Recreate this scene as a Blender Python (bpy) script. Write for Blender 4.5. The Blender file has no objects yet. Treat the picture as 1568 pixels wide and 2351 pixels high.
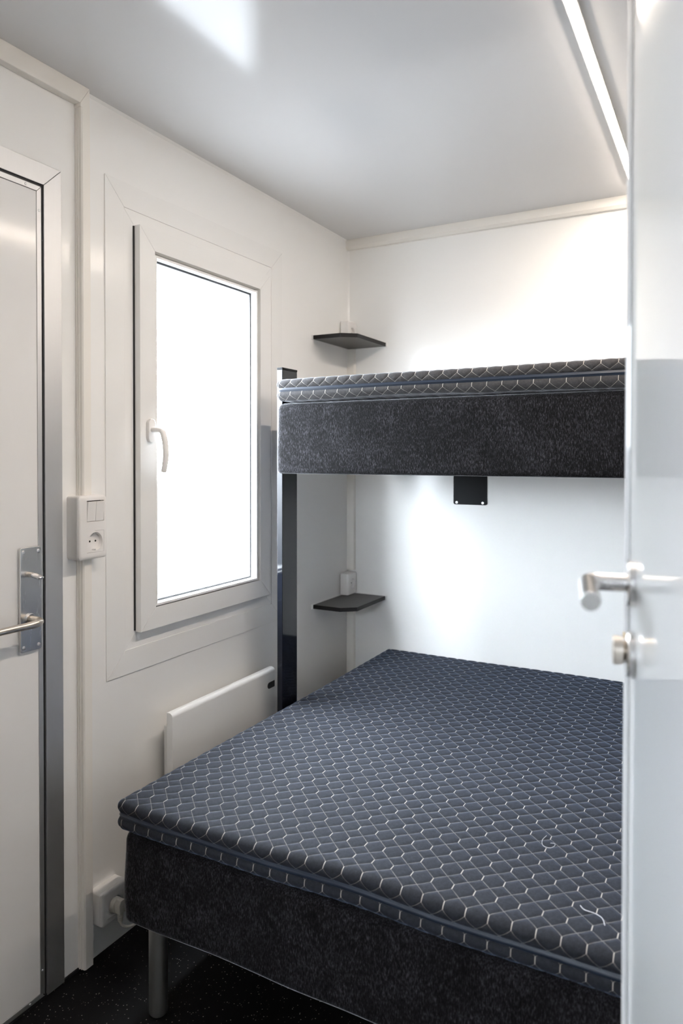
import bpy, bmesh, math, random
import numpy as np
from mathutils import Vector, Matrix, noise

random.seed(4)
PI = math.pi
scene = bpy.context.scene

# ------------------------------------------------------------------ camera
CAM = Vector((1.49207, -2.81995, 1.34613))
yaw, pit, rol = math.radians(28.4245), math.radians(0.8128), math.radians(0.0575)
fw = Vector((-math.sin(yaw) * math.cos(pit), math.cos(yaw) * math.cos(pit), -math.sin(pit)))
rt = Vector((math.cos(yaw), math.sin(yaw), 0))
up = rt.cross(fw)
r2 = rt * math.cos(rol) + up * math.sin(rol)
u2 = -rt * math.sin(rol) + up * math.cos(rol)
cam_data = bpy.data.cameras.new('camera')
cam = bpy.data.objects.new('camera', cam_data)
scene.collection.objects.link(cam)
m = Matrix((r2, u2, -fw)).transposed().to_4x4()
m.translation = CAM
cam.matrix_world = m
cam_data.sensor_fit = 'VERTICAL'
cam_data.sensor_height = 36
cam_data.lens = 1646.70 / 2351 * 36
cam_data.shift_y = (1072.95 - 1175.5) / 2351
cam_data.clip_start = 0.02
cam_data.dof.use_dof = True
cam_data.dof.focus_distance = 2.05
cam_data.dof.aperture_fstop = 3.2
scene.camera = cam

# ------------------------------------------------------------------ light + exposure
DAY = (0.84, 0.92, 1.0)
DAY_STRENGTH = 49.0
GROUND_STRENGTH = 6.0
LED_COLOR = (1.0, 0.87, 0.745)
LED_STRENGTH = 116.0
world = bpy.data.worlds.new('overcast_sky')
scene.world = world
world.use_nodes = True
bg = world.node_tree.nodes['Background']
wt = world.node_tree
tc = wt.nodes.new('ShaderNodeTexCoord')
sxyz = wt.nodes.new('ShaderNodeSeparateXYZ')
mr = wt.nodes.new('ShaderNodeMapRange')          # bright overcast sky above, paler ground below the horizon
mr.interpolation_type = 'SMOOTHSTEP'
mr.inputs['From Min'].default_value = -0.16
mr.inputs['From Max'].default_value = 0.12
mr.inputs['To Min'].default_value = GROUND_STRENGTH
mr.inputs['To Max'].default_value = DAY_STRENGTH
wt.links.new(tc.outputs['Generated'], sxyz.inputs[0])
wt.links.new(sxyz.outputs[2], mr.inputs['Value'])
wt.links.new(mr.outputs[0], bg.inputs[1])
bg.inputs[0].default_value = (*DAY, 1)
scene.view_settings.view_transform = 'Standard'
scene.view_settings.look = 'None'
scene.view_settings.gamma = 1
scene.view_settings.use_curve_mapping = False
scene.view_settings.exposure = 0.63
try:
    scene.cycles.max_bounces = 14
    scene.cycles.diffuse_bounces = 9
    scene.cycles.glossy_bounces = 6
    scene.cycles.transparent_max_bounces = 12
    scene.cycles.sample_clamp_indirect = 8
    scene.cycles.use_denoising = True
    scene.cycles.caustics_reflective = False
    scene.cycles.caustics_refractive = False
    scene.cycles.blur_glossy = 0.3
except Exception:
    pass

# ------------------------------------------------------------------ material helpers
def principled(name, color, rough=0.5, metal=0.0, spec=0.5, coat=0.0, sheen=0.0, sheen_rough=0.4, sheen_tint=None):
    mt = bpy.data.materials.new(name)
    mt.use_nodes = True
    b = mt.node_tree.nodes['Principled BSDF']
    b.inputs['Base Color'].default_value = (*color, 1)
    b.inputs['Roughness'].default_value = rough
    b.inputs['Metallic'].default_value = metal
    b.inputs['Specular IOR Level'].default_value = spec
    b.inputs['Coat Weight'].default_value = coat
    b.inputs['Sheen Weight'].default_value = sheen
    b.inputs['Sheen Roughness'].default_value = sheen_rough
    if sheen_tint:
        b.inputs['Sheen Tint'].default_value = (*sheen_tint, 1)
    return mt


class N:
    """tiny node-graph helper"""
    def __init__(s, mt):
        s.t = mt.node_tree
        s.b = s.t.nodes.get('Principled BSDF')

    def new(s, kind, **kw):
        n = s.t.nodes.new(kind)
        for k, v in kw.items():
            setattr(n, k, v)
        return n

    def link(s, a, b):
        s.t.links.new(a, b)

    def math(s, op, a, b=None, c=None):
        n = s.new('ShaderNodeMath', operation=op)
        for i, v in enumerate((a, b, c)):
            if v is None:
                continue
            if isinstance(v, (int, float)):
                n.inputs[i].default_value = v
            else:
                s.link(v, n.inputs[i])
        return n.outputs[0]

    def coords(s, scale=(1, 1, 1)):
        tc = s.new('ShaderNodeTexCoord')
        mp = s.new('ShaderNodeMapping')
        mp.inputs['Scale'].default_value = scale
        s.link(tc.outputs['Object'], mp.inputs['Vector'])
        return mp.outputs['Vector']

    def noise(s, vec, scale, detail=3, rough=0.5):
        n = s.new('ShaderNodeTexNoise')
        n.inputs['Scale'].default_value = scale
        n.inputs['Detail'].default_value = detail
        n.inputs['Roughness'].default_value = rough
        s.link(vec, n.inputs['Vector'])
        return n.outputs['Fac']

    def ramp(s, fac, stops):
        n = s.new('ShaderNodeValToRGB')
        cr = n.color_ramp
        while len(cr.elements) < len(stops):
            cr.elements.new(0.5)
        for e, (p, c) in zip(cr.elements, stops):
            e.position = p
            e.color = (*c, 1) if len(c) == 3 else c
        s.link(fac, n.inputs[0])
        return n.outputs[0]

    def bump(s, h, strength, dist):
        n = s.new('ShaderNodeBump')
        n.inputs['Strength'].default_value = strength
        n.inputs['Distance'].default_value = dist
        s.link(h, n.inputs['Height'])
        s.link(n.outputs[0], s.b.inputs['Normal'])


def panel(name, color, rough, peel=0.12, scale=260, spec=0.27):
    """painted sheet panel: diffuse white under a gloss with a faint orange peel"""
    mt = principled(name, color, rough, spec=spec)
    n = N(mt)
    v = n.coords()
    n.bump(n.noise(v, scale, 2), peel, 0.0004)
    return mt


M = {}
M['wall'] = panel('wall_panel', (0.90, 0.895, 0.88), 0.15, spec=0.27)
M['ceiling'] = panel('ceiling_panel', (0.74, 0.74, 0.75), 0.13, peel=0.05, spec=0.5)
M['trim'] = panel('cream_trim', (0.86, 0.83, 0.78), 0.32, peel=0.03)
M['pvc'] = panel('white_pvc', (0.88, 0.875, 0.86), 0.22, peel=0.03)
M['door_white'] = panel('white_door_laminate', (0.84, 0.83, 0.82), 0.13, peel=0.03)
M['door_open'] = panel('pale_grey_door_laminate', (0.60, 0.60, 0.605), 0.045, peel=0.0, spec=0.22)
M['plastic'] = principled('white_plastic', (0.84, 0.82, 0.80), 0.30)
M['plug_plastic'] = principled('grey_white_plastic', (0.62, 0.58, 0.52), 0.4)
M['heater'] = principled('white_enamel', (0.84, 0.83, 0.81), 0.35)
M['rubber'] = principled('black_rubber', (0.012, 0.012, 0.014), 0.5)
M['black_hole'] = principled('dark_opening', (0.008, 0.008, 0.008), 0.8)
M['post'] = principled('black_lacquered_steel', (0.004, 0.005, 0.008), 0.06, spec=0.28)
M['plate_black'] = principled('black_powder_coat', (0.006, 0.0065, 0.008), 0.5, spec=0.12)
M['screw'] = principled('screw_steel', (0.75, 0.75, 0.76), 0.3, metal=1.0)
M['slot'] = principled('screw_recess', (0.05, 0.05, 0.05), 0.6, metal=0.5)
M['brass'] = principled('brass', (0.75, 0.55, 0.25), 0.3, metal=1.0)

# anodised / brushed metals
def brushed(name, color, rough, axis_scale, amount=0.06):
    mt = principled(name, color, rough, metal=1.0)
    n = N(mt)
    v = n.coords(axis_scale)
    f = n.noise(v, 30, 4, 0.6)
    r = n.math('MULTIPLY_ADD', f, amount * 2, rough - amount)
    n.link(r, n.b.inputs['Roughness'])
    return mt

M['alu'] = brushed('anodised_aluminium', (0.64, 0.64, 0.645), 0.52, (12, 12, 0.6))
M['steel'] = brushed('brushed_stainless_steel', (0.74, 0.73, 0.72), 0.27, (12, 12, 0.6), 0.012)
M['nickel'] = brushed('satin_nickel', (0.66, 0.60, 0.53), 0.30, (6, 6, 6), 0.04)
M['leg'] = brushed('brushed_steel_tube', (0.72, 0.70, 0.68), 0.36, (40, 40, 0.5), 0.08)

# speckled rubber floor
mt = principled('speckled_black_vinyl', (0.01, 0.01, 0.01), 0.55, spec=0.12)
n = N(mt)
v = n.coords()
vo = n.new('ShaderNodeTexVoronoi')
vo.inputs['Scale'].default_value = 170
n.link(v, vo.inputs['Vector'])
d = n.math('LESS_THAN', vo.outputs['Distance'], 0.20)
sep = n.new('ShaderNodeSeparateColor')
n.link(vo.outputs['Color'], sep.inputs[0])
pick = n.math('GREATER_THAN', sep.outputs[0], 0.72)
k = n.math('MULTIPLY', d, pick)
k = n.math('MULTIPLY', k, sep.outputs[1])
col = n.ramp(k, [(0.0, (0.0028, 0.0028, 0.003)), (1.0, (0.50, 0.47, 0.43))])
n.link(col, n.b.inputs['Base Color'])
n.bump(n.noise(v, 300, 2), 0.2, 0.0008)
M['floor'] = mt

# velour upholstery
mt = principled('dark_grey_velour', (0.04, 0.04, 0.045), 0.85, spec=0.1, sheen=0.55, sheen_rough=0.27,
                sheen_tint=(0.95, 0.95, 1.0))
n = N(mt)
v = n.coords((1, 1, 1))
patch = n.noise(v, 9, 5, 0.65)
v2 = n.coords((1, 1, 0.22))
weave = n.noise(v2, 520, 2, 0.7)
w2 = n.noise(v, 60, 3, 0.6)
mixv = n.math('MULTIPLY_ADD', patch, 0.26, n.math('MULTIPLY', w2, 0.16))
mixv = n.math('ADD', mixv, n.math('MULTIPLY', weave, 0.84))
col = n.ramp(mixv, [(0.44, (0.0010, 0.0009, 0.0010)), (0.64, (0.0055, 0.0052, 0.0060)), (0.84, (0.045, 0.043, 0.050))])
n.link(col, n.b.inputs['Base Color'])
sh = n.math('MULTIPLY_ADD', mixv, 1.6, -0.60)
sh = n.math('MULTIPLY', n.math('MAXIMUM', sh, 0.05), 1.5)
n.link(sh, n.b.inputs['Sheen Weight'])
n.bump(weave, 0.6, 0.0012)
M['velour'] = mt

# quilted topper fabric, stitched in rows of hexagons and diamonds
P_, Q_, A_ = 0.0427, 0.0533, 0.0145
H_ = (Q_ - A_) / 2


def quilt(name, px, qy, lo=(0.0080, 0.0088, 0.0115), hi=(0.024, 0.0265, 0.034), tint=(0.36, 0.50, 0.82), shw_=0.30, thread=0.55):
    mt = principled(name, (0.1, 0.105, 0.12), 0.9, spec=0.2, sheen=0.4, sheen_rough=0.3, sheen_tint=tint)
    n = N(mt)
    uv = n.new('ShaderNodeUVMap', uv_map='UVMap')
    sp = n.new('ShaderNodeSeparateXYZ')
    n.link(uv.outputs[0], sp.inputs[0])
    def fold(o, per, ph):
        a = n.math('MULTIPLY_ADD', o, 1 / per, 0.5 - ph / per + 40)
        a = n.math('FRACT', a)
        a = n.math('SUBTRACT', a, 0.5)
        return n.math('MULTIPLY', n.math('ABSOLUTE', a), per)
    X = fold(sp.outputs[0], P_, px)
    Y = fold(sp.outputs[1], Q_, qy)
    ya = n.math('SUBTRACT', Y, A_ / 2)
    L = math.hypot(H_, P_ / 2)
    dD = n.math('ABSOLUTE', n.math('SUBTRACT', n.math('MULTIPLY', X, H_ / L), n.math('MULTIPLY', ya, P_ / 2 / L)))
    yp = n.math('MAXIMUM', ya, 0.0)
    dV = n.math('SQRT', n.math('ADD', n.math('MULTIPLY', X, X), n.math('MULTIPLY', yp, yp)))
    dist = n.math('MINIMUM', dD, dV)
    # threads: thin on the diagonals, doubled on the short straight runs
    tD = n.math('LESS_THAN', dD, 0.00035)
    tV = n.math('LESS_THAN', dV, 0.00070)
    # single stitches along the thread
    st = n.math('ABSOLUTE', n.math('SINE', n.math('MULTIPLY', n.math('ADD', sp.outputs[0], sp.outputs[1]), 1250)))
    st = n.math('GREATER_THAN', st, 0.25)
    tD = n.math('MULTIPLY', n.math('MULTIPLY', tD, st), thread)
    th = n.math('MAXIMUM', tD, tV)
    tcv = n.coords()
    fib = n.noise(tcv, 900, 2, 0.7)
    fib2 = n.noise(tcv, 140, 3, 0.6)
    f = n.math('ADD', n.math('MULTIPLY', fib, 0.7), n.math('MULTIPLY', fib2, 0.4))
    base = n.ramp(f, [(0.38, lo), (0.75, hi)])
    # compressed fabric right beside the seam
    mx = n.new('ShaderNodeMix', data_type='RGBA')
    n.link(th, mx.inputs['Factor'])
    n.link(base, mx.inputs['A'])
    mx.inputs['B'].default_value = (0.45, 0.42, 0.38, 1)
    n.link(mx.outputs['Result'], n.b.inputs['Base Color'])
    shw = n.math('MULTIPLY_ADD', th, -0.2, shw_)
    n.link(shw, n.b.inputs['Sheen Weight'])
    puff = n.math('POWER', n.math('MINIMUM', n.math('MULTIPLY', dist, 1 / 0.007), 1.0), 0.5)
    hgt = n.math('ADD', puff, n.math('MULTIPLY', fib, 0.25))
    n.bump(hgt, 0.75, 0.0012)
    return mt


def quilt_dist(x, y, px, qy):
    X = np.abs(((x - px) / P_ + 0.5) % 1 - 0.5) * P_
    Y = np.abs(((y - qy) / Q_ + 0.5) % 1 - 0.5) * Q_
    L = math.hypot(H_, P_ / 2)
    dD = np.abs(X * H_ / L - (Y - A_ / 2) * (P_ / 2) / L)
    dV = np.hypot(X, np.maximum(Y - A_ / 2, 0))
    return np.minimum(dD, dV)


mt = principled('navy_zip_tape', (0.014, 0.021, 0.036), 0.42, spec=0.4)
M['zip'] = mt

# shelf laminate
mt = principled('dark_grey_laminate', (0.07, 0.066, 0.066), 0.5)
n = N(mt)
v = n.coords()
f = n.noise(v, 500, 2, 0.7)
n.link(n.ramp(f, [(0.3, (0.055, 0.052, 0.051)), (0.8, (0.125, 0.118, 0.115))]), n.b.inputs['Base Color'])
n.bump(f, 0.2, 0.0004)
M['shelf'] = mt
M['shelf_edge'] = principled('black_edge_band', (0.010, 0.009, 0.0095), 0.5, spec=0.2)

# glass
mt = bpy.data.materials.new('window_glass')
mt.use_nodes = True
t = mt.node_tree
t.nodes.clear()
o = t.nodes.new('ShaderNodeOutputMaterial')
mx = t.nodes.new('ShaderNodeMixShader')
tr = t.nodes.new('ShaderNodeBsdfTransparent')
gl = t.nodes.new('ShaderNodeBsdfGlossy')
gl.inputs['Roughness'].default_value = 0.0
mx.inputs[0].default_value = 0.06
t.links.new(tr.outputs[0], mx.inputs[1])
t.links.new(gl.outputs[0], mx.inputs[2])
t.links.new(mx.outputs[0], o.inputs[0])
M['glass'] = mt

M['dark_wall'] = principled('dark_wall_panel', (0.25, 0.24, 0.23), 0.5)

# LED diffuser
mt = bpy.data.materials.new('lit_led_diffuser')
mt.use_nodes = True
t = mt.node_tree
t.nodes.clear()
o = t.nodes.new('ShaderNodeOutputMaterial')
em = t.nodes.new('ShaderNodeEmission')
em.inputs[0].default_value = (*LED_COLOR, 1)
em.inputs[1].default_value = LED_STRENGTH
t.links.new(em.outputs[0], o.inputs[0])
M['led'] = mt

# ------------------------------------------------------------------ mesh helpers
def box(bm, lo, hi):
    vs = [bm.verts.new((x, y, z)) for x in (lo[0], hi[0]) for y in (lo[1], hi[1]) for z in (lo[2], hi[2])]
    for f in ((0, 1, 3, 2), (4, 6, 7, 5), (0, 4, 5, 1), (2, 3, 7, 6), (0, 2, 6, 4), (1, 5, 7, 3)):
        bm.faces.new([vs[i] for i in f])
    return bm


def prism(bm, pts, a, b, axis):
    """extrude a 2D polygon from a to b along axis ('x','y','z')"""
    def mk(p, t):
        return {'x': (t, p[0], p[1]), 'y': (p[0], t, p[1]), 'z': (p[0], p[1], t)}[axis]
    v0 = [bm.verts.new(mk(p, a)) for p in pts]
    v1 = [bm.verts.new(mk(p, b)) for p in pts]
    n_ = len(pts)
    bm.faces.new(v0)
    bm.faces.new(v1[::-1])
    for i in range(n_):
        j = (i + 1) % n_
        bm.faces.new((v0[i], v1[i], v1[j], v0[j]))
    return bm


def tube(bm, path, radii, seg=20, squash=None, cap=True):
    """a round tube through the points of path; squash=(a,b) gives an oval section"""
    path = [Vector(p) for p in path]
    if isinstance(radii, (int, float)):
        radii = [radii] * len(path)
    rings = []
    prev = None
    for i, p in enumerate(path):
        t_ = (path[min(i + 1, len(path) - 1)] - path[max(i - 1, 0)]).normalized()
        if prev is None:
            ref = Vector((0, 0, 1)) if abs(t_.z) < 0.9 else Vector((0, 1, 0))
            a = t_.cross(ref).normalized()
        else:
            a = (prev - t_ * prev.dot(t_)).normalized()
        prev = a
        b = t_.cross(a)
        sa, sb = squash if squash else (1, 1)
        rings.append([bm.verts.new(p + (a * math.cos(2 * PI * k / seg) * sa + b * math.sin(2 * PI * k / seg) * sb) * radii[i])
                      for k in range(seg)])
    for r0, r1 in zip(rings, rings[1:]):
        for k in range(seg):
            bm.faces.new((r0[k], r0[(k + 1) % seg], r1[(k + 1) % seg], r1[k]))
    if cap:
        bm.faces.new(rings[0][::-1])
        bm.faces.new(rings[-1])
    return bm


def smooth_path(pts, n_=8):
    """Catmull-Rom through the points"""
    pts = [Vector(p) for p in pts]
    out = []
    for i in range(len(pts) - 1):
        p0, p1, p2, p3 = pts[max(i - 1, 0)], pts[i], pts[i + 1], pts[min(i + 2, len(pts) - 1)]
        for k in range(n_):
            t_ = k / n_
            out.append(0.5 * ((2 * p1) + (p2 - p0) * t_ + (2 * p0 - 5 * p1 + 4 * p2 - p3) * t_ ** 2
                              + (-p0 + 3 * p1 - 3 * p2 + p3) * t_ ** 3))
    out.append(pts[-1])
    return out


def lathe(bm, origin, axis, prof, seg=32):
    """prof: list of (distance along axis, radius)"""
    o_ = Vector(origin)
    ax = Vector(axis).normalized()
    ref = Vector((0, 0, 1)) if abs(ax.z) < 0.9 else Vector((1, 0, 0))
    a = ax.cross(ref).normalized()
    b = ax.cross(a)
    rings = []
    for t_, r in prof:
        rings.append([bm.verts.new(o_ + ax * t_ + (a * math.cos(2 * PI * k / seg) + b * math.sin(2 * PI * k / seg)) * max(r, 1e-5))
                      for k in range(seg)])
    for r0, r1 in zip(rings, rings[1:]):
        for k in range(seg):
            bm.faces.new((r0[k], r1[k], r1[(k + 1) % seg], r0[(k + 1) % seg]))
    bm.faces.new(rings[0])
    bm.faces.new(rings[-1][::-1])
    return bm


def rrect(x0, x1, y0, y1, r, n_=6):
    pts = []
    for cx, cy, a0 in ((x1 - r, y1 - r, 0), (x0 + r, y1 - r, PI / 2), (x0 + r, y0 + r, PI), (x1 - r, y0 + r, 3 * PI / 2)):
        for k in range(n_ + 1):
            a = a0 + PI / 2 * k / n_
            pts.append((cx + r * math.cos(a), cy + r * math.sin(a)))
    return pts


def mitred(bm, y0, y1, z0, z1, w, xa, xb, gap=0.0005, chamfer=0.0):
    """rectangular frame on the left wall made of four mitred members"""
    g = gap / 2
    def member(q):
        vs0 = [bm.verts.new((xa, y, z)) for y, z in q]
        vs1 = [bm.verts.new((xb, y, z)) for y, z in q]
        bm.faces.new(vs0)
        bm.faces.new(vs1[::-1])
        for i in range(4):
            j = (i + 1) % 4
            bm.faces.new((vs0[i], vs1[i], vs1[j], vs0[j]))
    member([(y0 + g, z0), (y1 - g, z0), (y1 - w - g, z0 + w), (y0 + w + g, z0 + w)])
    member([(y0 + g, z1), (y0 + w + g, z1 - w), (y1 - w - g, z1 - w), (y1 - g, z1)])
    member([(y0, z0 + g), (y0 + w, z0 + w + g), (y0 + w, z1 - w - g), (y0, z1 - g)])
    member([(y1, z0 + g), (y1, z1 - g), (y1 - w, z1 - w - g), (y1 - w, z0 + w + g)])
    return bm


def finish(bm, angle=0.6):
    bmesh.ops.recalc_face_normals(bm, faces=bm.faces)
    for f in bm.faces:
        f.smooth = True
    for e in bm.edges:
        if len(e.link_faces) == 2 and e.calc_face_angle(0) > angle:
            e.smooth = False


def obj(name, bm, mat, parent=None, bevel=0.0, seg=2, flat=False):
    finish(bm)
    me = bpy.data.meshes.new(name)
    bm.to_mesh(me)
    bm.free()
    me.materials.append(M[mat] if isinstance(mat, str) else mat)
    o_ = bpy.data.objects.new(name, me)
    scene.collection.objects.link(o_)
    if parent:
        o_.parent = parent
        if parent.type == 'EMPTY':
            o_.location = -parent.location
        else:
            o_.location = (0, 0, 0)
    if bevel:
        bv = o_.modifiers.new('bevel', 'BEVEL')
        bv.width = bevel
        bv.segments = seg
        bv.limit_method = 'ANGLE'
        bv.angle_limit = 0.6
        bv.harden_normals = True
    return o_


def B():
    return bmesh.new()


def tag(o_, label=None, cat=None, group=None, kind=None):
    if label:
        o_['label'] = label
    if cat:
        o_['category'] = cat
    if group:
        o_['group'] = group
    if kind:
        o_['kind'] = kind
    return o_


def thing(name, loc, label=None, cat=None, group=None, kind=None):
    e = bpy.data.objects.new(name, None)
    scene.collection.objects.link(e)
    e.location = loc
    e.empty_display_size = 0.05
    return tag(e, label, cat, group, kind)


def struct(name, bm, mat, label=None, bevel=0.0, cat=None):
    o_ = obj(name, bm, mat, bevel=bevel)
    o_['kind'] = 'structure'
    if label:
        o_['label'] = label
    if cat:
        o_['category'] = cat
    return o_


# ------------------------------------------------------------------ the room
H = 2.30
XR = 2.40          # right wall
YF = -2.88         # partition with the doorway the camera stands in
YB = -4.2          # end of the entrance space behind
T = 0.07
struct('floor', box(B(), (-0.10, YB, -0.05), (XR + 0.1, 0.1, 0)), 'floor', 'black rubber floor with fine light speckles')
struct('ceiling', box(B(), (-0.10, YB, H), (XR + 0.1, 0.1, H + 0.05)), 'ceiling', 'glossy pale grey ceiling panel')

# left wall with the window opening
WY0, WY1, WZ0, WZ1 = -1.262, -0.714, 0.894, 1.948
b = B()
box(b, (-T, YB, 0), (0, WY0, H))
box(b, (-T, WY1, 0), (0, 0.0, H))
box(b, (-T, WY0, 0), (0, WY1, WZ0))
box(b, (-T, WY0, WZ1), (0, WY1, H))
struct('wall_left', b, 'wall', 'glossy white panel wall holding the window and the grey-framed door')
struct('wall_back', box(B(), (-T, 0, 0), (XR + T, T, H)), 'wall', 'glossy white panel wall behind the beds')
struct('wall_right', box(B(), (XR, YB, 0), (XR + T, 0, H)), 'wall')
b = B()
DX0, DX1 = 0.70, 1.575
box(b, (0, YF - 0.06, 0), (DX0, YF, H))
box(b, (DX1, YF - 0.06, 0), (XR, YF, H))
box(b, (DX0, YF - 0.06, 2.07), (DX1, YF, H))
struct('wall_front', b, 'wall')
# unseen entrance end wall, toned dark, with a window added for fill light
EX0, EX1, EZ0, EZ1 = 0.75, 1.30, 1.35, 1.95
b = B()
box(b, (-T, YB - T, 0), (EX0, YB, H))
box(b, (EX1, YB - T, 0), (XR + T, YB, H))
box(b, (EX0, YB - T, 0), (EX1, YB, EZ0))
box(b, (EX0, YB - T, EZ1), (EX1, YB, H))
struct('wall_entrance', b, 'dark_wall')
fill_win = thing('fill_window', ((EX0 + EX1) / 2, YB, EZ0), kind='structure')
b = B()
box(b, (EX0 - 0.03, YB - 0.02, EZ0 - 0.03), (EX0 + 0.04, YB + 0.015, EZ1 + 0.03))
box(b, (EX1 - 0.04, YB - 0.02, EZ0 - 0.03), (EX1 + 0.03, YB + 0.015, EZ1 + 0.03))
box(b, (EX0 + 0.04, YB - 0.02, EZ0 - 0.03), (EX1 - 0.04, YB + 0.015, EZ0 + 0.04))
box(b, (EX0 + 0.04, YB - 0.02, EZ1 - 0.04), (EX1 - 0.04, YB + 0.015, EZ1 + 0.03))
obj('frame', b, 'pvc', fill_win)
obj('pane', box(B(), (EX0 + 0.04, YB - 0.010, EZ0 + 0.04), (EX1 - 0.04, YB - 0.006, EZ1 - 0.04)), 'glass', fill_win)

# trims
b = B()
prism(b, [(0, -1.5115), (0.0215, -1.5095), (0.0245, -1.506), (0.0245, -1.4825), (0, -1.4825)], 0.006, H - 0.055, 'z')
prism(b, [(0.005, -1.5128), (0.0065, -1.5128), (0.0065, -1.511), (0.005, -1.511)], 0.006, H - 0.055, 'z')
prism(b, [(0.012, -1.5120), (0.0135, -1.5120), (0.0135, -1.510), (0.012, -1.510)], 0.006, H - 0.055, 'z')
struct('trim_1', b, 'trim', 'cream vertical joint cover strip between the door and the window')
b = B()
v_ = [(-1.4825, H), (-1.513, H - 0.0475), (YF, H - 0.0475), (YF, H)]
prism(b, v_, 0, 0.0245, 'x')
struct('trim_2', b, 'trim', 'cream strip under the ceiling above the grey-framed door', bevel=0.002)
b = B()
prism(b, [(-1.4832, H - 0.001), (-1.5128, H - 0.0480), (-1.5128, H - 0.056), (-1.4825, H - 0.056)], 0, 0.0243, 'x')
struct('trim_3', b, 'trim', 'mitred head piece of the cream vertical strip', bevel=0.0005)
b = B()
prism(b, [(0, H), (-0.024, H), (-0.026, H - 0.003), (-0.026, H - 0.032), (-0.017, H - 0.0425), (0, H - 0.0425)], 0.0, XR, 'x')
struct('trim_4', b, 'trim', 'cream strip under the ceiling along the back wall')
b = B()
prism(b, [(0, H), (0.006, H), (0, H - 0.007)], -1.4825, -0.026, 'y')
struct('trim_5', b, 'wall', 'thin white sealing bead under the ceiling above the window')
b = B()
prism(b, [(0, 0), (0.0065, 0), (0, -0.0065)], 1.939, H - 0.0425, 'z')
struct('trim_6', b, 'pvc', 'thin white sealing bead in the corner above the upper shelf')
for i, (za, zb) in enumerate(((0.846, 1.8225), (0.0, 0.7285))):
    b = B()
    prism(b, [(0, 0), (0.0375, 0), (0.035, -0.010), (0.033, -0.0125), (0, -0.0125)], za, zb, 'z')
    struct('trim_%d' % (7 + i), b, 'trim', ('cream cable conduit in the corner between the two shelves',
                                           'cream cable conduit in the corner below the lower shelf')[i])

# dark skirting seal along the floor of the door wall
b = B()
box(b, (0, YF, 0), (0.004, -1.49, 0.008))
struct('baseboard_left', b, 'rubber', 'low black sealing strip where the door wall meets the floor')

# ------------------------------------------------------------------ door 1: grey-framed door on the left wall
door = thing('door_1', (0, -2.1, 0), 'white door in a grey aluminium frame at the left edge', 'door', kind='structure')
b = B()
FX = 0.007
prism(b, [(-1.612, 0.004), (-1.560, 0.004), (-1.560, 2.0637), (-1.612, 2.0125)], 0, FX, 'x')
prism(b, [(-1.6126, 2.0131), (-1.5606, 2.0643), (-2.62, 2.0643), (-2.57, 2.0131)], 0, FX, 'x')
prism(b, [(-2.62, 0.004), (-2.57, 0.004), (-2.57, 2.012), (-2.62, 2.0635)], 0, FX, 'x')
obj('door_frame', b, 'alu', door, bevel=0.0008)
b = B()
prism(b, [(-1.620, 0.004), (-1.611, 0.004), (-1.611, 2.0145), (-1.620, 2.006)], 0, 0.0015, 'x')
prism(b, [(-1.611, 2.0145), (-1.620, 2.0062), (-2.57, 2.0062), (-2.57, 2.0145)], 0, 0.0015, 'x')
obj('seal', b, 'rubber', door)
leaf = obj('door_leaf', prism(B(), [(-2.56, 0.014), (-1.6320, 0.014), (-1.6320, 1.992), (-2.56, 1.992)], 0, 0.004, 'x'),
           M['door_white'], door)
b = B()
prism(b, [(-1.6318, 0.020), (-1.6190, 0.012), (-1.6190, 2.0055), (-1.6318, 1.9925)], 0, 0.0058, 'x')
prism(b, [(-1.6322, 1.9930), (-1.6194, 2.0060), (-2.56, 2.0060), (-2.56, 1.9930)], 0, 0.0058, 'x')
prism(b, [(-1.6318, 0.020), (-1.6190, 0.008), (-2.56, 0.008), (-2.56, 0.020)], 0, 0.0058, 'x')
obj('edge_profile', b, 'alu', leaf, bevel=0.0006).location = (0, 0, 0)


def screw(parent, p, axis, r=0.004, name='screw'):
    s_ = obj(name, lathe(B(), p, axis, [(0, r), (0.0012, r), (0.0020, r * 0.7), (0.0021, r * 0.45), (0.0012, r * 0.4), (0.0008, 0.0)], 20),
             'screw', parent)
    return s_


for yy, zz in ((-1.6255, 1.947), (-1.663, 1.9995), (-1.6255, 0.075), (-1.662, 0.014)):
    screw(leaf, (0.0056, yy, zz), (1, 0, 0), 0.003)

# long handle plate with lever and thumb turn
plate = obj('handle_plate', prism(B(), rrect(-1.6880, -1.6285, 0.8775, 1.1290, 0.006), 0.004, 0.0125, 'x'), 'steel', door, bevel=0.0015)
for yy in (-1.6795, -1.6375):
    for zz in (0.889, 1.1175):
        screw(plate, (0.0122, yy, zz), (1, 0, 0), 0.0045)
yc = -1.662
zc = 0.955
obj('collar', lathe(B(), (0.0120, yc, zc), (1, 0, 0), [(0, 0.0145), (0.0035, 0.0145), (0.005, 0.013), (0.005, 0.0105), (0.002, 0.0103)]), 'steel', plate)
pth = smooth_path([(0.010, yc, zc), (0.034, yc, zc), (0.050, yc - 0.003, zc), (0.0600, yc - 0.016, zc - 0.001), (0.0615, yc - 0.040, zc - 0.002),
                   (0.0600, yc - 0.075, zc - 0.002), (0.0590, yc - 0.125, zc - 0.002)], 8)
rad = [0.0092 if i < 24 else 0.0092 - 0.0012 * min(1, (i - 24) / 12) for i in range(len(pth))]
obj('lever', tube(B(), pth, rad, 24), 'nickel', plate)
b = B()
zt = 1.062
yt = -1.660
lathe(b, (0.011, yt, zt), (1, 0, 0), [(0, 0.0060), (0.013, 0.0060)], 24)
obj('spindle', b, 'nickel', plate)
b = B()
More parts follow.
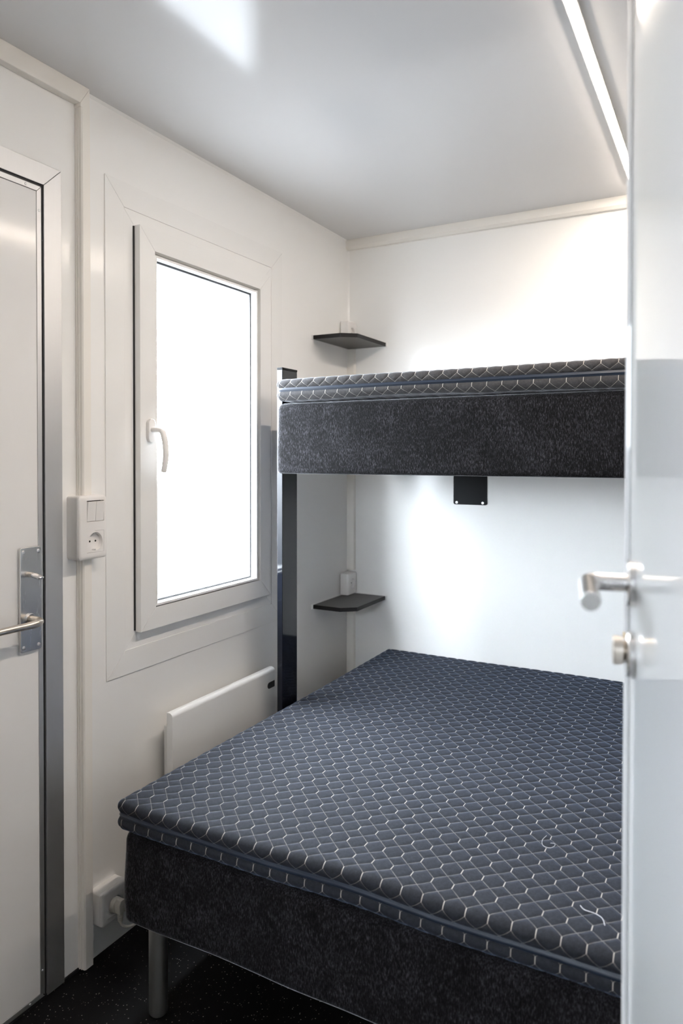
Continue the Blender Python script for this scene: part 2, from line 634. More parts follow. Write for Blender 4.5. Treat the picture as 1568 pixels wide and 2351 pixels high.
tube(b, [(0.0245, yt, zt), (0.026, yt, zt), (0.034, yt - 0.001, zt - 0.0010), (0.045, yt - 0.0015, zt - 0.0025), (0.052, yt - 0.002, zt - 0.004), (0.055, yt - 0.002, zt - 0.0045)],
     [0.0075, 0.0085, 0.0080, 0.0075, 0.0065, 0.003], 12, squash=(1.15, 0.75))
obj('thumb_turn', b, 'steel', plate)

# ------------------------------------------------------------------ window
win = thing('window_1', (0, -0.98, 0.73), 'white framed window with overexposed daylight behind', 'window', kind='structure')
CY0, CY1, CZ0, CZ1 = -1.4126, -0.5430, 0.7335, 2.1118
obj('casing', mitred(B(), CY0, CY1, CZ0, CZ1, 0.0690, 0, 0.0038, 0.0007), 'pvc', win, bevel=0.0008)
b = B()
mitred(b, CY0 + 0.0690, CY1 - 0.0690, CZ0 + 0.0690, CZ1 - 0.0690, 0.052, 0, 0.0014, 0.0005)
obj('frame', b, 'pvc', win, bevel=0.0003)
SY0, SY1, SZ0, SZ1 = -1.3052, -0.6530, 0.8470, 2.0020
b = B()
mitred(b, SY0 - 0.0035, SY1 - 0.004, SZ0 + 0.004, SZ1 - 0.002, 0.02, 0.0013, 0.0050, 0)
obj('gasket', b, 'rubber', win)
OY0, OY1, OZ0, OZ1 = -1.2370, -0.7385, 0.9190, 1.9235
b = B()
mitred(b, SY0, SY1, SZ0, SZ1, OY0 - SY0 - 0.0071, 0.0048, 0.0255, 0.0006)
sash = obj('sash', b, 'pvc', win, bevel=0.0007)
b = B()
W_ = 0.0070
mitred(b, OY0 - W_, OY1 + W_, OZ0 - W_, OZ1 + W_, W_ + 0.0002, -0.004, 0.0253, 0.0004)
obj('glazing_bead', b, 'pvc', sash, bevel=0.0004)
b = B()
mitred(b, OY0 - 0.0002, OY1 + 0.0002, OZ0 - 0.0002, OZ1 + 0.0002, 0.0065, -0.003, 0.0010, 0)
obj('glazing_seal', b, 'rubber', sash)
# sash depth behind the bead and outer reveal
b = B()
mitred(b, OY0 - 0.024, OY1 + 0.024, OZ0 - 0.024, OZ1 + 0.024, 0.0245, -0.065, -0.0035, 0)
obj('outer_frame', b, 'pvc', win)
obj('pane', box(B(), (-0.006, OY0 - 0.001, OZ0 - 0.001), (-0.002, OY1 + 0.001, OZ1 + 0.001)), 'glass', sash)
# handle
hy, hz = -1.2685, 1.4215
hnd = obj('handle', prism(B(), rrect(hy - 0.0140, hy + 0.0140, hz - 0.0340, hz + 0.0340, 0.0138, 8), 0.0255, 0.0365, 'x'), 'plastic', sash, bevel=0.0025)
b = B()
pth = smooth_path([(0.035, hy, hz + 0.002), (0.055, hy, hz + 0.002), (0.0705, hy, hz - 0.001), (0.0775, hy + 0.001, hz - 0.014), (0.0835, hy + 0.001, hz - 0.040),
                   (0.0860, hy, hz - 0.072), (0.0830, hy - 0.001, hz - 0.100), (0.0785, hy - 0.001, hz - 0.118)], 7)
rr = [0.0085 + 0.0012 * math.sin(PI * min(1, i / len(pth))) for i in range(len(pth))]
obj('grip', tube(b, pth, rr, 20, squash=(0.95, 0.85)), 'plastic', hnd, bevel=0.001)
for z0_, z1_ in ((1.919, 1.9785), (0.862, 0.915)):
    hb = obj('hinge', tube(B(), [(0.0200, SY1 + 0.0035, z0_), (0.0200, SY1 + 0.0035, z1_)], 0.0046, 14), 'plastic', win)
    zm = (z0_ + z1_) / 2 + 0.002
    obj('hinge_ring', tube(B(), [(0.0200, SY1 + 0.0035, zm - 0.0007), (0.0200, SY1 + 0.0035, zm + 0.0007)], 0.00465, 14), 'screw', hb)
obj('hinge_pin', tube(B(), [(0.0200, SY1 + 0.0035, 0.852), (0.0200, SY1 + 0.0035, 0.862)], 0.0036, 12), 'screw', win)

# ------------------------------------------------------------------ door 2: open white door in the right foreground
E0 = Vector((1.3845, -1.8750, 0))
Hn = E0 + Vector((0.1930, -0.9812, 0)) * 0.985
dv = (Hn - E0).normalized()                 # from the free edge towards the hinges
nv = Vector((dv.y, -dv.x, 0))               # left-hand face normal
if nv.x > 0:
    nv = -nv
DW = (Hn - E0).length
door2 = thing('door_2', tuple(Hn), 'open glossy white door with steel lever in the right foreground', 'door', kind='structure')


def dpt(s_, t_, z_):
    """s along the leaf from its free edge, t out of the left face, z up"""
    p = E0 + dv * s_ + nv * t_
    return (p.x, p.y, z_)


def dbox(bm, s0, s1, t0, t1, z0, z1):
    vs = [bm.verts.new(dpt(s_, t_, z_)) for s_ in (s0, s1) for t_ in (t0, t1) for z_ in (z0, z1)]
    for f in ((0, 1, 3, 2), (4, 6, 7, 5), (0, 4, 5, 1), (2, 3, 7, 6), (0, 2, 6, 4), (1, 5, 7, 3)):
        bm.faces.new([vs[i] for i in f])
    return bm


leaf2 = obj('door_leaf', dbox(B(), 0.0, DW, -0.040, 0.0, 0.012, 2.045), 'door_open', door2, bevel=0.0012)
b = B()
pp = [(-0.004, -0.030), (-0.004, 0.001), (-0.0025, 0.0045), (0.0005, 0.0060), (0.0030, 0.0045), (0.0040, 0.0), (0.0, -0.002), (0.0, -0.030)]
v0 = [b.verts.new(dpt(s_, t_, 0.012)) for s_, t_ in pp]
v1 = [b.verts.new(dpt(s_, t_, 2.045)) for s_, t_ in pp]
b.faces.new(v0)
b.faces.new(v1[::-1])
for i in range(len(pp)):
    j = (i + 1) % len(pp)
    b.faces.new((v0[i], v1[i], v1[j], v0[j]))
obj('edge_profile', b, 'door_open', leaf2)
b = B()
dbox(b, 0.0040, 0.0056, -0.001, 0.0004, 0.014, 2.043)
obj('edge_joint', b, M['slot'], leaf2)
S1 = 0.060
Z1 = 1.2010
Z2 = 1.1185
nvt = tuple(nv)
ros = obj('rosette', lathe(B(), dpt(S1, 0, Z1), nvt, [(0, 0.0265), (0.006, 0.0265), (0.0080, 0.0245), (0.0080, 0.011)], 40), 'steel', door2)
b = B()
R = 0.0100
pth = [Vector(dpt(S1, 0.006, Z1)), Vector(dpt(S1, 0.034, Z1))]
for k in range(9):
    a = PI / 2 * k / 8
    pth.append(Vector(dpt(S1 + 0.013 * (1 - math.cos(a)), 0.038 + 0.013 * math.sin(a), Z1)))
pth.append(Vector(dpt(S1 + 0.124, 0.051, Z1)))
obj('lever', tube(b, pth, R, 28), 'steel', ros, bevel=0.0006)
ros2 = obj('rosette', lathe(B(), dpt(S1, 0, Z2), nvt, [(0, 0.0265), (0.006, 0.0265), (0.0080, 0.0245), (0.0080, 0.009)], 40), 'steel', door2)
b = B()
lathe(b, dpt(S1, 0.006, Z2 + 0.004), nvt, [(0, 0.0090), (0.002, 0.0110), (0.006, 0.0158), (0.0155, 0.0168), (0.0165, 0.0160)], 32)
obj('knob', b, 'nickel', ros2)
obj('latch', dbox(B(), -0.0045, 0.006, -0.0040, 0.0066, Z2 + 0.004, Z2 + 0.012), 'brass', leaf2, bevel=0.001)
for z_ in (0.25, 1.05, 1.85):
    p = dpt(DW + 0.002, 0.006, z_)
    obj('hinge', tube(B(), [(p[0], p[1], z_ - 0.045), (p[0], p[1], z_ + 0.045)], 0.008, 14), 'steel', door2)

# ------------------------------------------------------------------ soft furnishing
def mesh_np(name, verts, faces, mat, parent, uv=None, smooth=True):
    me = bpy.data.meshes.new(name)
    nv_, nf = len(verts), len(faces)
    me.vertices.add(nv_)
    me.vertices.foreach_set('co', np.asarray(verts, np.float32).ravel())
    me.loops.add(nf * 4)
    me.loops.foreach_set('vertex_index', np.asarray(faces, np.int32).ravel())
    me.polygons.add(nf)
    me.polygons.foreach_set('loop_start', np.arange(0, nf * 4, 4, dtype=np.int32))
    try:
        me.polygons.foreach_set('loop_total', np.full(nf, 4, dtype=np.int32))
    except Exception:
        pass
    me.update(calc_edges=True)
    me.polygons.foreach_set('use_smooth', np.ones(nf, dtype=bool) if smooth else np.zeros(nf, dtype=bool))
    if uv is not None:
        l = me.uv_layers.new(name='UVMap')
        l.data.foreach_set('uv', np.asarray(uv, np.float32)[np.asarray(faces).ravel()].ravel())
    me.validate()
    me.materials.append(M[mat] if isinstance(mat, str) else mat)
    o_ = bpy.data.objects.new(name, me)
    scene.collection.objects.link(o_)
    if parent:
        o_.parent = parent
        if parent.type == 'EMPTY':
            o_.location = -parent.location
    return o_


def grid_faces(nx, ny):
    i = np.arange(nx - 1)[:, None] * ny + np.arange(ny - 1)[None, :]
    return np.stack([i, i + ny, i + ny + 1, i + 1], -1).reshape(-1, 4)


def cover(name, x0, x1, y0, y1, z_edge, z_top, px, qy, mat, parent, wave, under=False, step=0.0036, puff=0.0021):
    """half of a quilted cover: a cushioned sheet bent over the rim down to the zip (or mirrored, below the zip)"""
    r = 0.020
    ix0, ix1, iy0, iy1 = x0 + r, x1 - r, y0 + r, y1 - r
    quarter = PI / 2 * r * 0.95
    drop = abs(z_top - z_edge)
    extra = 0.016
    Lq = quarter + extra
    if under:
        sx = np.concatenate([np.linspace(ix0 - Lq, ix0 + 0.02, 26), np.linspace(ix0 + 0.06, ix1 - 0.06, 40), np.linspace(ix1 - 0.02, ix1 + Lq, 26)])
        nfx = int((ix1 - ix0) / step)
        sx = np.concatenate([np.linspace(ix0 - Lq, ix0, 20)[:-1], np.linspace(ix0, ix1, nfx // 2), np.linspace(ix1, ix1 + Lq, 20)[1:]])
        sy = np.concatenate([np.linspace(iy0 - Lq, iy0 + 0.02, 24), np.linspace(iy0 + 0.06, iy1 - 0.06, 12), np.linspace(iy1 - 0.02, iy1 + Lq, 24)])
    else:
        nx = int((ix1 - ix0 + 2 * Lq) / step)
        ny = int((iy1 - iy0 + 2 * Lq) / step)
        sx = np.linspace(ix0 - Lq, ix1 + Lq, nx)
        sy = np.linspace(iy0 - Lq, iy1 + Lq, ny)
    S, Tt = np.meshgrid(sx, sy, indexing='ij')
    ds = np.where(S < ix0, S - ix0, np.where(S > ix1, S - ix1, 0))
    dt = np.where(Tt < iy0, Tt - iy0, np.where(Tt > iy1, Tt - iy1, 0))
    nrm = np.hypot(ds, dt)
    q = np.maximum(np.abs(ds), np.abs(dt))
    safe = np.maximum(nrm, 1e-9)
    ux, uy = ds / safe, dt / safe
    bx, by = np.clip(S, ix0, ix1), np.clip(Tt, iy0, iy1)
    th = np.clip(q / quarter, 0, 1) * PI / 2
    # beyond the quarter turn the cloth tucks back under towards the zip
    tk = np.clip((q - quarter) / extra, 0, 1)
    out = r * np.sin(th) - 0.0045 * tk ** 2
    dn = (drop - 0.012) * (1 - np.cos(th)) + 0.012 * tk
    sgn = 1 if not under else -1
    X = bx + ux * out
    Y = by + uy * out
    Z = z_top - sgn * dn
    # outward normal
    nx_ = ux * np.sin(th)
    ny_ = uy * np.sin(th)
    nz_ = sgn * np.cos(th)
    dq = quilt_dist(S, Tt if not under else Tt + 0.02, px, qy)
    pf = puff * (1 - np.exp(-dq / 0.0055)) * (1 - tk)
    X = X + nx_ * pf
    Y = Y + ny_ * pf
    Z = Z + nz_ * pf
    if not under:
        # the sleeping surface is never perfectly flat
        Z = Z + 0.0012 * np.sin(S * 3.1 + Tt * 2.3) + 0.0010 * np.sin(S * 7.7 - Tt * 5.1)
    Z = Z + wave(X, Y, Z)
    V = np.stack([X, Y, Z], -1).reshape(-1, 3)
    UV = np.stack([S, Tt if not under else Tt + 0.02], -1).reshape(-1, 2)
    return mesh_np(name, V, grid_faces(*S.shape), mat, parent, UV)


def rim(x0, x1, y0, y1, r, step=0.01):
    """points + outward normals round a rounded rectangle"""
    P, Nn = [], []
    for cx, cy, a0, ex, ey in ((x1 - r, y1 - r, 0, x0 + r, y1 - r), (x0 + r, y1 - r, PI / 2, x0 + r, y0 + r),
                               (x0 + r, y0 + r, PI, x1 - r, y0 + r), (x1 - r, y0 + r, 3 * PI / 2, x1 - r, y1 - r)):
        for k in range(9):
            a = a0 + PI / 2 * k / 8
            P.append((cx + r * math.cos(a), cy + r * math.sin(a)))
            Nn.append((math.cos(a), math.sin(a)))
        a = a0 + PI / 2
        nx_, ny_ = math.cos(a), math.sin(a)
        sx_, sy_ = cx + r * nx_, cy + r * ny_
        tx, ty = ex + r * nx_, ey + r * ny_
        L = math.hypot(tx - sx_, ty - sy_)
        m_ = int(L / step)
        for k in range(1, m_):
            P.append((sx_ + (tx - sx_) * k / m_, sy_ + (ty - sy_) * k / m_))
            Nn.append((nx_, ny_))
    return np.array(P), np.array(Nn)


def band(name, x0, x1, y0, y1, r, prof, mat, parent, wave=None, step=0.01, disp=None, close=False, inner=None):
    """sweep a profile of (outset, z) round a rounded rectangle"""
    P, Nn = rim(x0, x1, y0, y1, r, step)
    k = len(prof)
    o_ = np.array([p[0] for p in prof])
    z_ = np.array([p[1] for p in prof])
    X = P[:, None, 0] + Nn[:, None, 0] * o_[None, :]
    Y = P[:, None, 1] + Nn[:, None, 1] * o_[None, :]
    Z = np.broadcast_to(z_[None, :], X.shape).copy()
    if disp is not None:
        D = disp(X, Y, Z)
        X = X + Nn[:, None, 0] * D
        Y = Y + Nn[:, None, 1] * D
    if wave is not None:
        Z = Z + wave(X, Y, Z)
    n_ = len(P)
    V = np.stack([X, Y, Z], -1).reshape(-1, 3)
    idx = np.arange(n_)
    nxt = (idx + 1) % n_
    F = []
    for j in range(k - 1):
        F.append(np.stack([idx * k + j, nxt * k + j, nxt * k + j + 1, idx * k + j + 1], -1))
    F = np.concatenate(F)
    o2 = mesh_np(name, V, F, mat, parent)
    if close:
        bm = bmesh.new()
        bm.from_mesh(o2.data)
        bm.verts.ensure_lookup_table()
        bm.faces.new([bm.verts[int(i) * k] for i in idx][::-1])
        bm.faces.new([bm.verts[int(i) * k + k - 1] for i in idx])
        bmesh.ops.recalc_face_normals(bm, faces=bm.faces)
        for f in bm.faces:
            f.smooth = True
        bm.to_mesh(o2.data)
        bm.free()
    return o2


def topper(label, x0, x1, y0, y1, z0, px, qy, wave, mat, group=None):
    t_ = thing('mattress_topper', ((x0 + x1) / 2, (y0 + y1) / 2, z0), label, 'mattress topper')
    ztop = z0 + 0.0750
    zz = z0 + 0.040
    cover('upper_cover', x0, x1, y0, y1, zz + 0.0055, ztop, px, qy, mat, t_, wave)
    cover('lower_cover', x0, x1, y0, y1, zz - 0.0055, z0 + 0.003, px, qy, mat, t_, wave, under=True, puff=0.0016)
    prof = [(-0.010, zz + 0.0075), (-0.0040, zz + 0.0070), (-0.0028, zz + 0.0050), (-0.0030, zz + 0.0022), (-0.0015, zz + 0.0018), (-0.0008, zz),
            (-0.0015, zz - 0.0018), (-0.0030, zz - 0.0022), (-0.0028, zz - 0.0050), (-0.0040, zz - 0.0070), (-0.010, zz - 0.0075)]
    band('zipper', x0, x1, y0, y1, 0.024, prof, 'zip', t_, wave, 0.01)
    return t_


def base_disp(seed, amp):
    def f(X, Y, Z):
        D = np.zeros_like(X)
        zc_ = Z.mean()
        for i in range(X.shape[0]):
            for j in range(X.shape[1]):
                D[i, j] = amp * noise.noise(Vector((X[i, j] * 5 + seed, Y[i, j] * 5, Z[i, j] * 9)))
        return D
    return f


def base(name, label, cat, x0, x1, y0, y1, z0, z1, r=0.03, seed=0.0):
    t_ = thing(name, ((x0 + x1) / 2, (y0 + y1) / 2, 0 if z0 < 0.5 else z0), label, cat)
    prof = [(-0.30, z0 + 0.001), (-0.012, z0), (-0.005, z0 + 0.0015), (-0.0005, z0 + 0.007), (0.0, z0 + 0.014)]
    for k in range(1, 8):
        zz = z0 + 0.014 + (z1 - z0 - 0.034) * k / 8
        prof.append((0.002 * math.sin(PI * k / 8), zz))
    prof += [(0.0, z1 - 0.020), (-0.003, z1 - 0.011), (-0.009, z1 - 0.004), (-0.018, z1 - 0.0005), (-0.05, z1), (-0.30, z1)]
    band('upholstered_box', x0, x1, y0, y1, r, prof, 'velour', t_, None, 0.02, base_disp(seed, 0.0045), close=True)
    return t_


# lower bed
bed = base('bed_base', 'low double bed base in black velour standing on steel legs', 'bed', 0.206, 2.215, -1.562, -0.012, 0.2270, 0.4425, 0.03, 3.1)
for lx, ly in ((0.2840, -1.5215 + 0.004), (2.13, -1.5175), (0.2840, -0.10), (2.13, -0.10)):
    b = B()
    lathe(b, (lx, ly, 0), (0, 0, 1), [(0, 0.0190), (0.004, 0.0222), (0.010, 0.0226), (0.228, 0.0226)], 40)
    obj('leg', b, 'leg', bed)


def wave_low(X, Y, Z):
    edge = np.exp(-((Y + 1.57) / 0.06) ** 2)
    return 0.0022 * np.sin(X * 9.0 + 0.6) * edge + 0.0015 * np.sin(X * 17.0) * edge


M['quilt_low'] = quilt('quilted_grey_fabric', 1.2430, -1.4060)  # blue of the window daylight is put into base colour and sheen tint
M['quilt_high'] = quilt('quilted_grey_fabric_led_lit', 1.2430, -0.8860, (0.020, 0.0195, 0.020), (0.062, 0.060, 0.062), (0.72, 0.74, 0.80), 0.5, 0.85)  # paler, less blue copy of the quilt, toned for the warm LED light
topper('thick dark grey quilted mattress topper with navy zip on the low double bed', 0.197, 2.220, -1.572, -0.006, 0.4450,
       1.2430, -1.4060, wave_low, 'quilt_low')

# upper bunk
bunk = base('upper_bunk', 'narrow upper bunk base in mottled grey velour above the low bed', 'bunk bed', 0.1960, 2.215, -0.8800, -0.012, 1.2930, 1.5200, 0.026, 9.7)


def wave_high(X, Y, Z):
    f = np.clip((1.560 - Z) / 0.03, 0, 1)          # only the lower half ripples
    lift = 0.0100 * np.exp(-((X - 0.62) / 0.22) ** 2) + 0.002 * np.sin(X * 8)
    dip = -0.0025 * np.exp(-((X - 0.87) / 0.06) ** 2)
    return (lift * f + dip * np.clip(f, 0, 0.9)) * np.exp(-((Y + 0.88) / 0.08) ** 2)


topper('thin grey quilted mattress topper with cream stitching on the upper bunk', 0.2030, 2.220, -0.8900, -0.006, 1.5215,
       1.2430, -0.8860, wave_high, 'quilt_high')

# loose hair and thread lying on the low bed
def lint(label, pts, r):
    o_ = obj('loose_thread', tube(B(), smooth_path(pts, 8), r, 6), principled('pale_thread', (0.55, 0.55, 0.58), 0.7))
    return tag(o_, label, 'thread')


zt_ = 0.5235
lint('fine curled hair lying in a loop on the low mattress topper',
     [(1.148, -1.245, zt_), (1.144, -1.268, zt_), (1.150, -1.289, zt_), (1.164, -1.292, zt_), (1.172, -1.280, zt_), (1.170, -1.270, zt_), (1.162, -1.272, zt_)], 0.00035)
lint('short pale thread lying near the front edge of the low mattress topper',
     [(1.257, -1.463, zt_), (1.266, -1.472, zt_), (1.284, -1.474, zt_), (1.298, -1.482, zt_), (1.305, -1.500, zt_)], 0.00055)

# ------------------------------------------------------------------ bunk supports
t_ = thing('bunk_post', (0.175, -0.772, 0), 'flat glossy black steel post carrying the left end of the upper bunk', 'post')
obj('post_tube', box(B(), (0.1645, -0.8184, 0.003), (0.1855, -0.7262, 1.6370)), 'post', t_, bevel=0.0015)
obj('end_cap', box(B(), (0.1638, -0.8191, 1.6370), (0.1862, -0.7255, 1.6440)), 'plate_black', t_, bevel=0.001)
obj('foot_plate', box(B(), (0.158, -0.826, 0), (0.192, -0.719, 0.003)), 'plate_black', t_)

t_ = thing('wall_bracket', (0.563, -0.002, 1.15), 'black steel bracket screwed to the back wall under the upper bunk', 'bracket')
b = B()
pr = rrect(0.4921, 0.6340, 1.1525, 1.40, 0.008, 6)
prism(b, pr, -0.004, 0.0, 'y')
obj('plate', b, 'plate_black', t_, bevel=0.0006)
obj('flange', box(B(), (0.4921, -0.14, 1.2875), (0.6340, -0.004, 1.2930)), 'plate_black', t_)
for xx in (0.5065, 0.6165):
    screw(t_, (xx, -0.0038, 1.1610), (0, -1, 0), 0.0056)

# ------------------------------------------------------------------ corner shelves and sockets
def corner_shelf(z_, label):
    t_ = thing('corner_shelf', (0.0, 0.0, z_), label, 'shelf', 'grey corner shelves with cut-off corners')
    poly = [(0.006, -0.006), (0.006, -0.314), (0.130, -0.314), (0.1835, -0.271), (0.1835, -0.006)]
    b_ = B()
    prism(b_, poly, z_, z_ + 0.0160, 'z')
    o_ = obj('shelf_board', b_, 'shelf', t_)
    # edge banding
    e = B()
    q = [(0.006, -0.314), (0.130, -0.314), (0.1835, -0.271), (0.1835, -0.006)]
    q2 = [(0.006, -0.3152), (0.1304, -0.3152), (0.1847, -0.2716), (0.1847, -0.006)]
    for i in range(3):
        prism(e, [q[i], q2[i], q2[i + 1], q[i + 1]], z_, z_ + 0.0160, 'z')
    o_.data.materials.append(M['shelf_edge'])
    obj('edge_band', e, 'shelf_edge', t_)
    w = B()
    prism(w, [(0, 0), (0, -0.322), (0.0055, -0.322), (0.0055, -0.0055), (0.191, -0.0055), (0.191, 0)], z_ - 0.0012, z_ + 0.0175, 'z')
    obj('wall_rail', w, 'pvc', t_, bevel=0.001)
    return t_


corner_shelf(0.7290, 'lower dark grey corner shelf level with the space under the bunk')
corner_shelf(1.8230, 'upper dark grey corner shelf seen from below above the bunk')


def recess(parent, c, R_, n_ax, depth=0.010, extra=True):
    """round socket well facing +x: an insert with a sunken dish, two pin holes, earth clips"""
    x, y, z = c
    b_ = B()
    lathe(b_, (x, y, z), (1, 0, 0), [(-0.0002, R_ + 0.0012), (0.0010, R_ + 0.0010), (0.0012, R_), (0.0002 - depth * 0.0, R_ - 0.0006)], 36)
    return b_


def socket_face(parent, x, y0, y1, z0, z1):
    """square insert with a round well; front plane at x"""
    yc_, zc_ = (y0 + y1) / 2, (z0 + z1) / 2
    R_ = min(y1 - y0, z1 - z0) / 2 * 0.86
    dep = 0.011
    b_ = B()
    seg = 48
    # square face with a round hole, projected square -> circle
    outer, inner, floor_ = [], [], []
    for k_ in range(seg):
        a = 2 * PI * k_ / seg
        ca, sa = math.cos(a), math.sin(a)
        mxx = max(abs(ca), abs(sa))
        outer.append(b_.verts.new((x, yc_ + ca / mxx * (y1 - y0) / 2, zc_ + sa / mxx * (z1 - z0) / 2)))
        inner.append(b_.verts.new((x, yc_ + ca * R_, zc_ + sa * R_)))
        floor_.append(b_.verts.new((x - dep, yc_ + ca * (R_ - 0.0012), zc_ + sa * (R_ - 0.0012))))
    for k_ in range(seg):
        j = (k_ + 1) % seg
        b_.faces.new((outer[k_], outer[j], inner[j], inner[k_]))
        b_.faces.new((inner[k_], inner[j], floor_[j], floor_[k_]))
    b_.faces.new(floor_)
    s_ = obj('socket_insert', b_, 'plastic', parent)
    h = B()
    for dy in (-0.0095, 0.0095):
        lathe(h, (x - dep + 0.0002, yc_ + dy, zc_), (1, 0, 0), [(0, 0.0026), (0.0003, 0.0026)], 16)
    obj('pin_hole', h, 'black_hole', s_)
    for dz in (-1, 1):
        c = B()
        box(c, (x - dep + 0.001, yc_ - 0.0028, zc_ + dz * (R_ - 0.0022) - 0.0010), (x - 0.002, yc_ + 0.0028, zc_ + dz * (R_ - 0.0022) + 0.0010))
        obj('earth_clip', c, 'screw', s_)
    return s_


def frame_plate(bm, y0, y1, z0, z1, holes, x0, x1):
    """front cover with rectangular holes stacked in z; leaves the holes open"""
    zs = sorted([z0] + [h for ho in holes for h in (ho[2], ho[3])] + [z1])
    hy0, hy1 = holes[0][0], holes[0][1]
    box(bm, (x0, y0, z0), (x1, hy0, z1))
    box(bm, (x0, hy1, z0), (x1, y1, z1))
    for a, b_ in zip(zs[0::2], zs[1::2]):
        box(bm, (x0, hy0, a), (x1, hy1, b_))


def cover_shell(name, parent, y0, y1, z0, z1, x0, x1, holes, mat='plastic', rr_=0.010):
    """surface-mounted box with rounded front: rounded outline body plus front"""
    b_ = B()
    body = rrect(y0, y1, z0, z1, rr_, 5)
    n_ = len(body)
    def ring(x_, ins):
        cy_, cz_ = (y0 + y1) / 2, (z0 + z1) / 2
        out_ = []
        for (y_, z_) in body:
            out_.append(b_.verts.new((x_, cy_ + (y_ - cy_) * (1 - ins / ((y1 - y0) / 2)), cz_ + (z_ - cz_) * (1 - ins / ((z1 - z0) / 2)))))
        return out_
    rings = [ring(x0, 0.0), ring(x1 - 0.009, 0.0), ring(x1 - 0.0085, 0.0008), ring(x1 - 0.008, 0.0), ring(x1 - 0.0035, 0.0009), ring(x1 - 0.0009, 0.0035), ring(x1, 0.0075)]
    for r0, r1 in zip(rings, rings[1:]):
        for k_ in range(n_):
            j = (k_ + 1) % n_
            b_.faces.new((r0[k_], r0[j], r1[j], r1[k_]))
    b_.faces.new(rings[0][::-1])
    # front face: bridge to the hole outlines
    front = rings[-1]
    es = []
    for k_ in range(n_):
        e_ = b_.edges.get((front[k_], front[(k_ + 1) % n_]))
        es.append(e_)
    for (a0, a1, c0, c1) in holes:
        hv = [b_.verts.new((x1, a0, c0)), b_.verts.new((x1, a1, c0)), b_.verts.new((x1, a1, c1)), b_.verts.new((x1, a0, c1))]
        hb = [b_.verts.new((x1 - 0.014, a0, c0)), b_.verts.new((x1 - 0.014, a1, c0)), b_.verts.new((x1 - 0.014, a1, c1)), b_.verts.new((x1 - 0.014, a0, c1))]
        for k_ in range(4):
            es.append(b_.edges.new((hv[k_], hv[(k_ + 1) % 4])))
            b_.faces.new((hv[k_], hv[(k_ + 1) % 4], hb[(k_ + 1) % 4], hb[k_]))
    bmesh.ops.triangle_fill(b_, use_beauty=True, use_dissolve=False, edges=es)
    return obj(name, b_, mat, parent)


for z_, lab in ((0.7465, 'small white socket box standing on the lower corner shelf'),
                (1.8405, 'small white socket box half hidden behind the upper corner shelf')):
    t_ = thing('socket_box', (0.022, -0.046, z_), lab, 'socket', 'socket boxes in the back corner')
    za = z_ + 0.0945
    cover_shell('housing', t_, -0.0830, -0.0060, z_, za, 0.0060, 0.0455, [(-0.0700, -0.0190, z_ + 0.022, z_ + 0.073)], rr_=0.005)
    socket_face(t_, 0.0450, -0.0698, -0.0192, z_ + 0.0222, z_ + 0.0728)

# switch and socket box on the cream strip beside the window
t_ = thing('switch_box', (0.023, -1.4945, 1.082), 'white wall box with a double switch above a socket, left of the window', 'switch')
holes = [(-1.5165, -1.4600, 1.0990, 1.1550), (-1.5165, -1.4600, 1.1790, 1.2335)]
cover_shell('housing', t_, -1.5415, -1.4480, 1.0815, 1.2465, 0.0, 0.0455, holes, rr_=0.009)
socket_face(t_, 0.0452, -1.5160, -1.4605, 1.0995, 1.1545)
for k_, (ya, yb) in enumerate(((-1.5155, -1.4885), (-1.4875, -1.4610))):
    b = B()
    xa_, xb_ = (0.0462, 0.0490) if k_ == 0 else (0.0462, 0.0490)
    prism(b, [(0.036, 1.1800), (0.0452, 1.1800), (0.0470, 1.207), (0.0500, 1.2310), (0.036, 1.2310)], ya, yb, 'y')
    obj('rocker', b, 'plastic', t_, bevel=0.0006)
b = B()
box(b, (0.030, -1.5165, 1.179), (0.034, -1.460, 1.2335))
obj('rocker_well', b, M['slot'], t_)

# low socket with a plug in it
t_ = thing('wall_socket', (0.022, -1.428, 0.095), 'white wall socket low on the wall beside the bed leg', 'socket')
cover_shell('housing', t_, -1.4710, -1.3780, 0.0990, 0.1890, 0.0, 0.0455, [(-1.4520, -1.3970, 0.1140, 0.1680)], rr_=0.007)
socket_face(t_, 0.0450, -1.4515, -1.3975, 0.1145, 0.1675)
t_ = thing('power_plug', (0.05, -1.424, 0.10), 'off-white angled power plug in the low wall socket', 'plug')
b = B()
lathe(b, (0.0345, -1.4245, 0.141), (1, 0, 0), [(0, 0.0195), (0.014, 0.0195), (0.020, 0.0185), (0.0215, 0.0150)], 36)
pb = obj('plug_body', b, 'plug_plastic', t_)
b = B()
prism(b, [(-1.4355, 0.1250), (-1.4135, 0.1250), (-1.4120, 0.150), (-1.4180, 0.1605), (-1.4310, 0.1605), (-1.4370, 0.150)], 0.054, 0.073, 'x')
obj('grip', b, 'plug_plastic', t_, bevel=0.002)
b = B()
for k_ in range(7):
    zt2 = 0.1250 - k_ * 0.0032
    tube(b, [(0.0635, -1.4245, zt2), (0.0635, -1.4245, zt2 - 0.0021)], [0.0086 - k_ * 0.00025] * 2, 18)
tube(b, [(0.0635, -1.4245, 0.126), (0.0635, -1.4245, 0.1000)], [0.0070, 0.0058], 18)
obj('strain_relief', b, 'plug_plastic', t_)
b = B()
tube(b, smooth_path([(0.0635, -1.4245, 0.102), (0.066, -1.4200, 0.088), (0.074, -1.408, 0.080), (0.088, -1.390, 0.084), (0.100, -1.365, 0.105),
                     (0.105, -1.335, 0.145), (0.105, -1.300, 0.180), (0.09, -1.23, 0.195), (0.068, -1.17, 0.200)], 8), 0.0037, 12)
obj('cord', b, 'plug_plastic', t_)

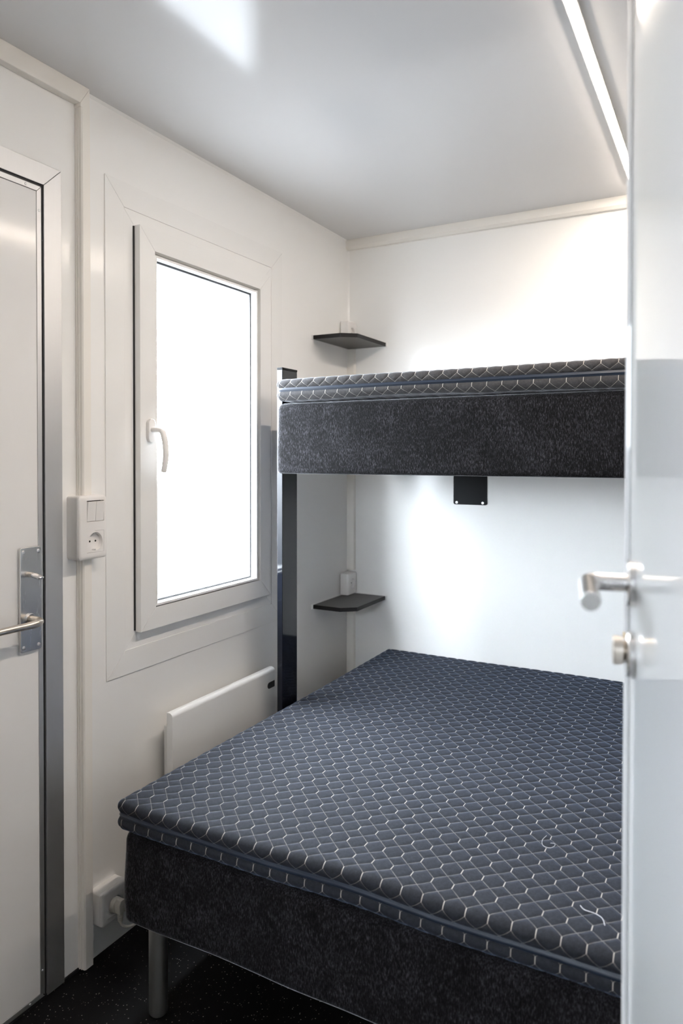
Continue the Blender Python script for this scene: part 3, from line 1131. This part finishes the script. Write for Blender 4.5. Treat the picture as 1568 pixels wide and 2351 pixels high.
# ------------------------------------------------------------------ heater
t_ = thing('panel_heater', (0.04, -0.97, 0.2), 'white electric panel heater on the wall under the window behind the bed', 'heater')
HY0, HY1, HZ0, HZ1 = -1.2365, -0.7045, 0.215, 0.6030
b = B()
prof = [(0.0570, HZ0), (0.0800, HZ0)]
prof.append((0.0800, HZ1 - 0.014))
for k_ in range(1, 9):
    a = PI / 2 * k_ / 8
    prof.append((0.0660 + 0.0140 * math.cos(a), HZ1 - 0.014 + 0.0140 * math.sin(a)))
prof += [(0.0570, HZ1 - 0.0005), (0.0570, HZ1 - 0.004)]
prism(b, prof, HY0, HY1, 'y')
obj('front_panel', b, 'heater', t_, bevel=0.0012)
obj('body', box(B(), (0.014, HY0 + 0.035, HZ0 + 0.02), (0.0570, HY1 - 0.035, HZ1 - 0.055)), 'heater', t_, bevel=0.004)
obj('wall_bracket', box(B(), (0.0, HY0 + 0.12, HZ0 + 0.05), (0.014, HY1 - 0.12, HZ1 - 0.09)), 'screw', t_)
b = B()
sl = [(HY1 - 0.0030, 0.5350), (HY1 - 0.0030, 0.5570)] + [(HY1 - 0.036 + 0.0110 * math.cos(a_), 0.546 + 0.0110 * math.sin(a_)) for a_ in [PI / 2 + PI * k_ / 10 for k_ in range(11)]]
prism(b, sl, 0.0795, 0.0804, 'x')
obj('control_slot', b, 'black_hole', t_)

# ------------------------------------------------------------------ LED strip on the ceiling
t_ = thing('led_strip_light', (1.193, -1.45, H), 'lit narrow LED profile running across the ceiling on the right', 'ceiling light')
LY0, LY1 = -2.15, -0.13
b = B()
box(b, (1.1800, LY0, H - 0.0068), (1.1825, LY1, H))
box(b, (1.2035, LY0, H - 0.0068), (1.2060, LY1, H))
box(b, (1.1825, LY0, H - 0.002), (1.2035, LY1, H))
obj('profile', b, 'trim', t_)
b = B()
prism(b, [(1.1826, H - 0.0022), (1.2034, H - 0.0022), (1.2034, H - 0.0071), (1.1990, H - 0.0092), (1.1870, H - 0.0092), (1.1826, H - 0.0071)], LY0 + 0.002, LY1 - 0.002, 'y')
obj('diffuser', b, 'led', t_)
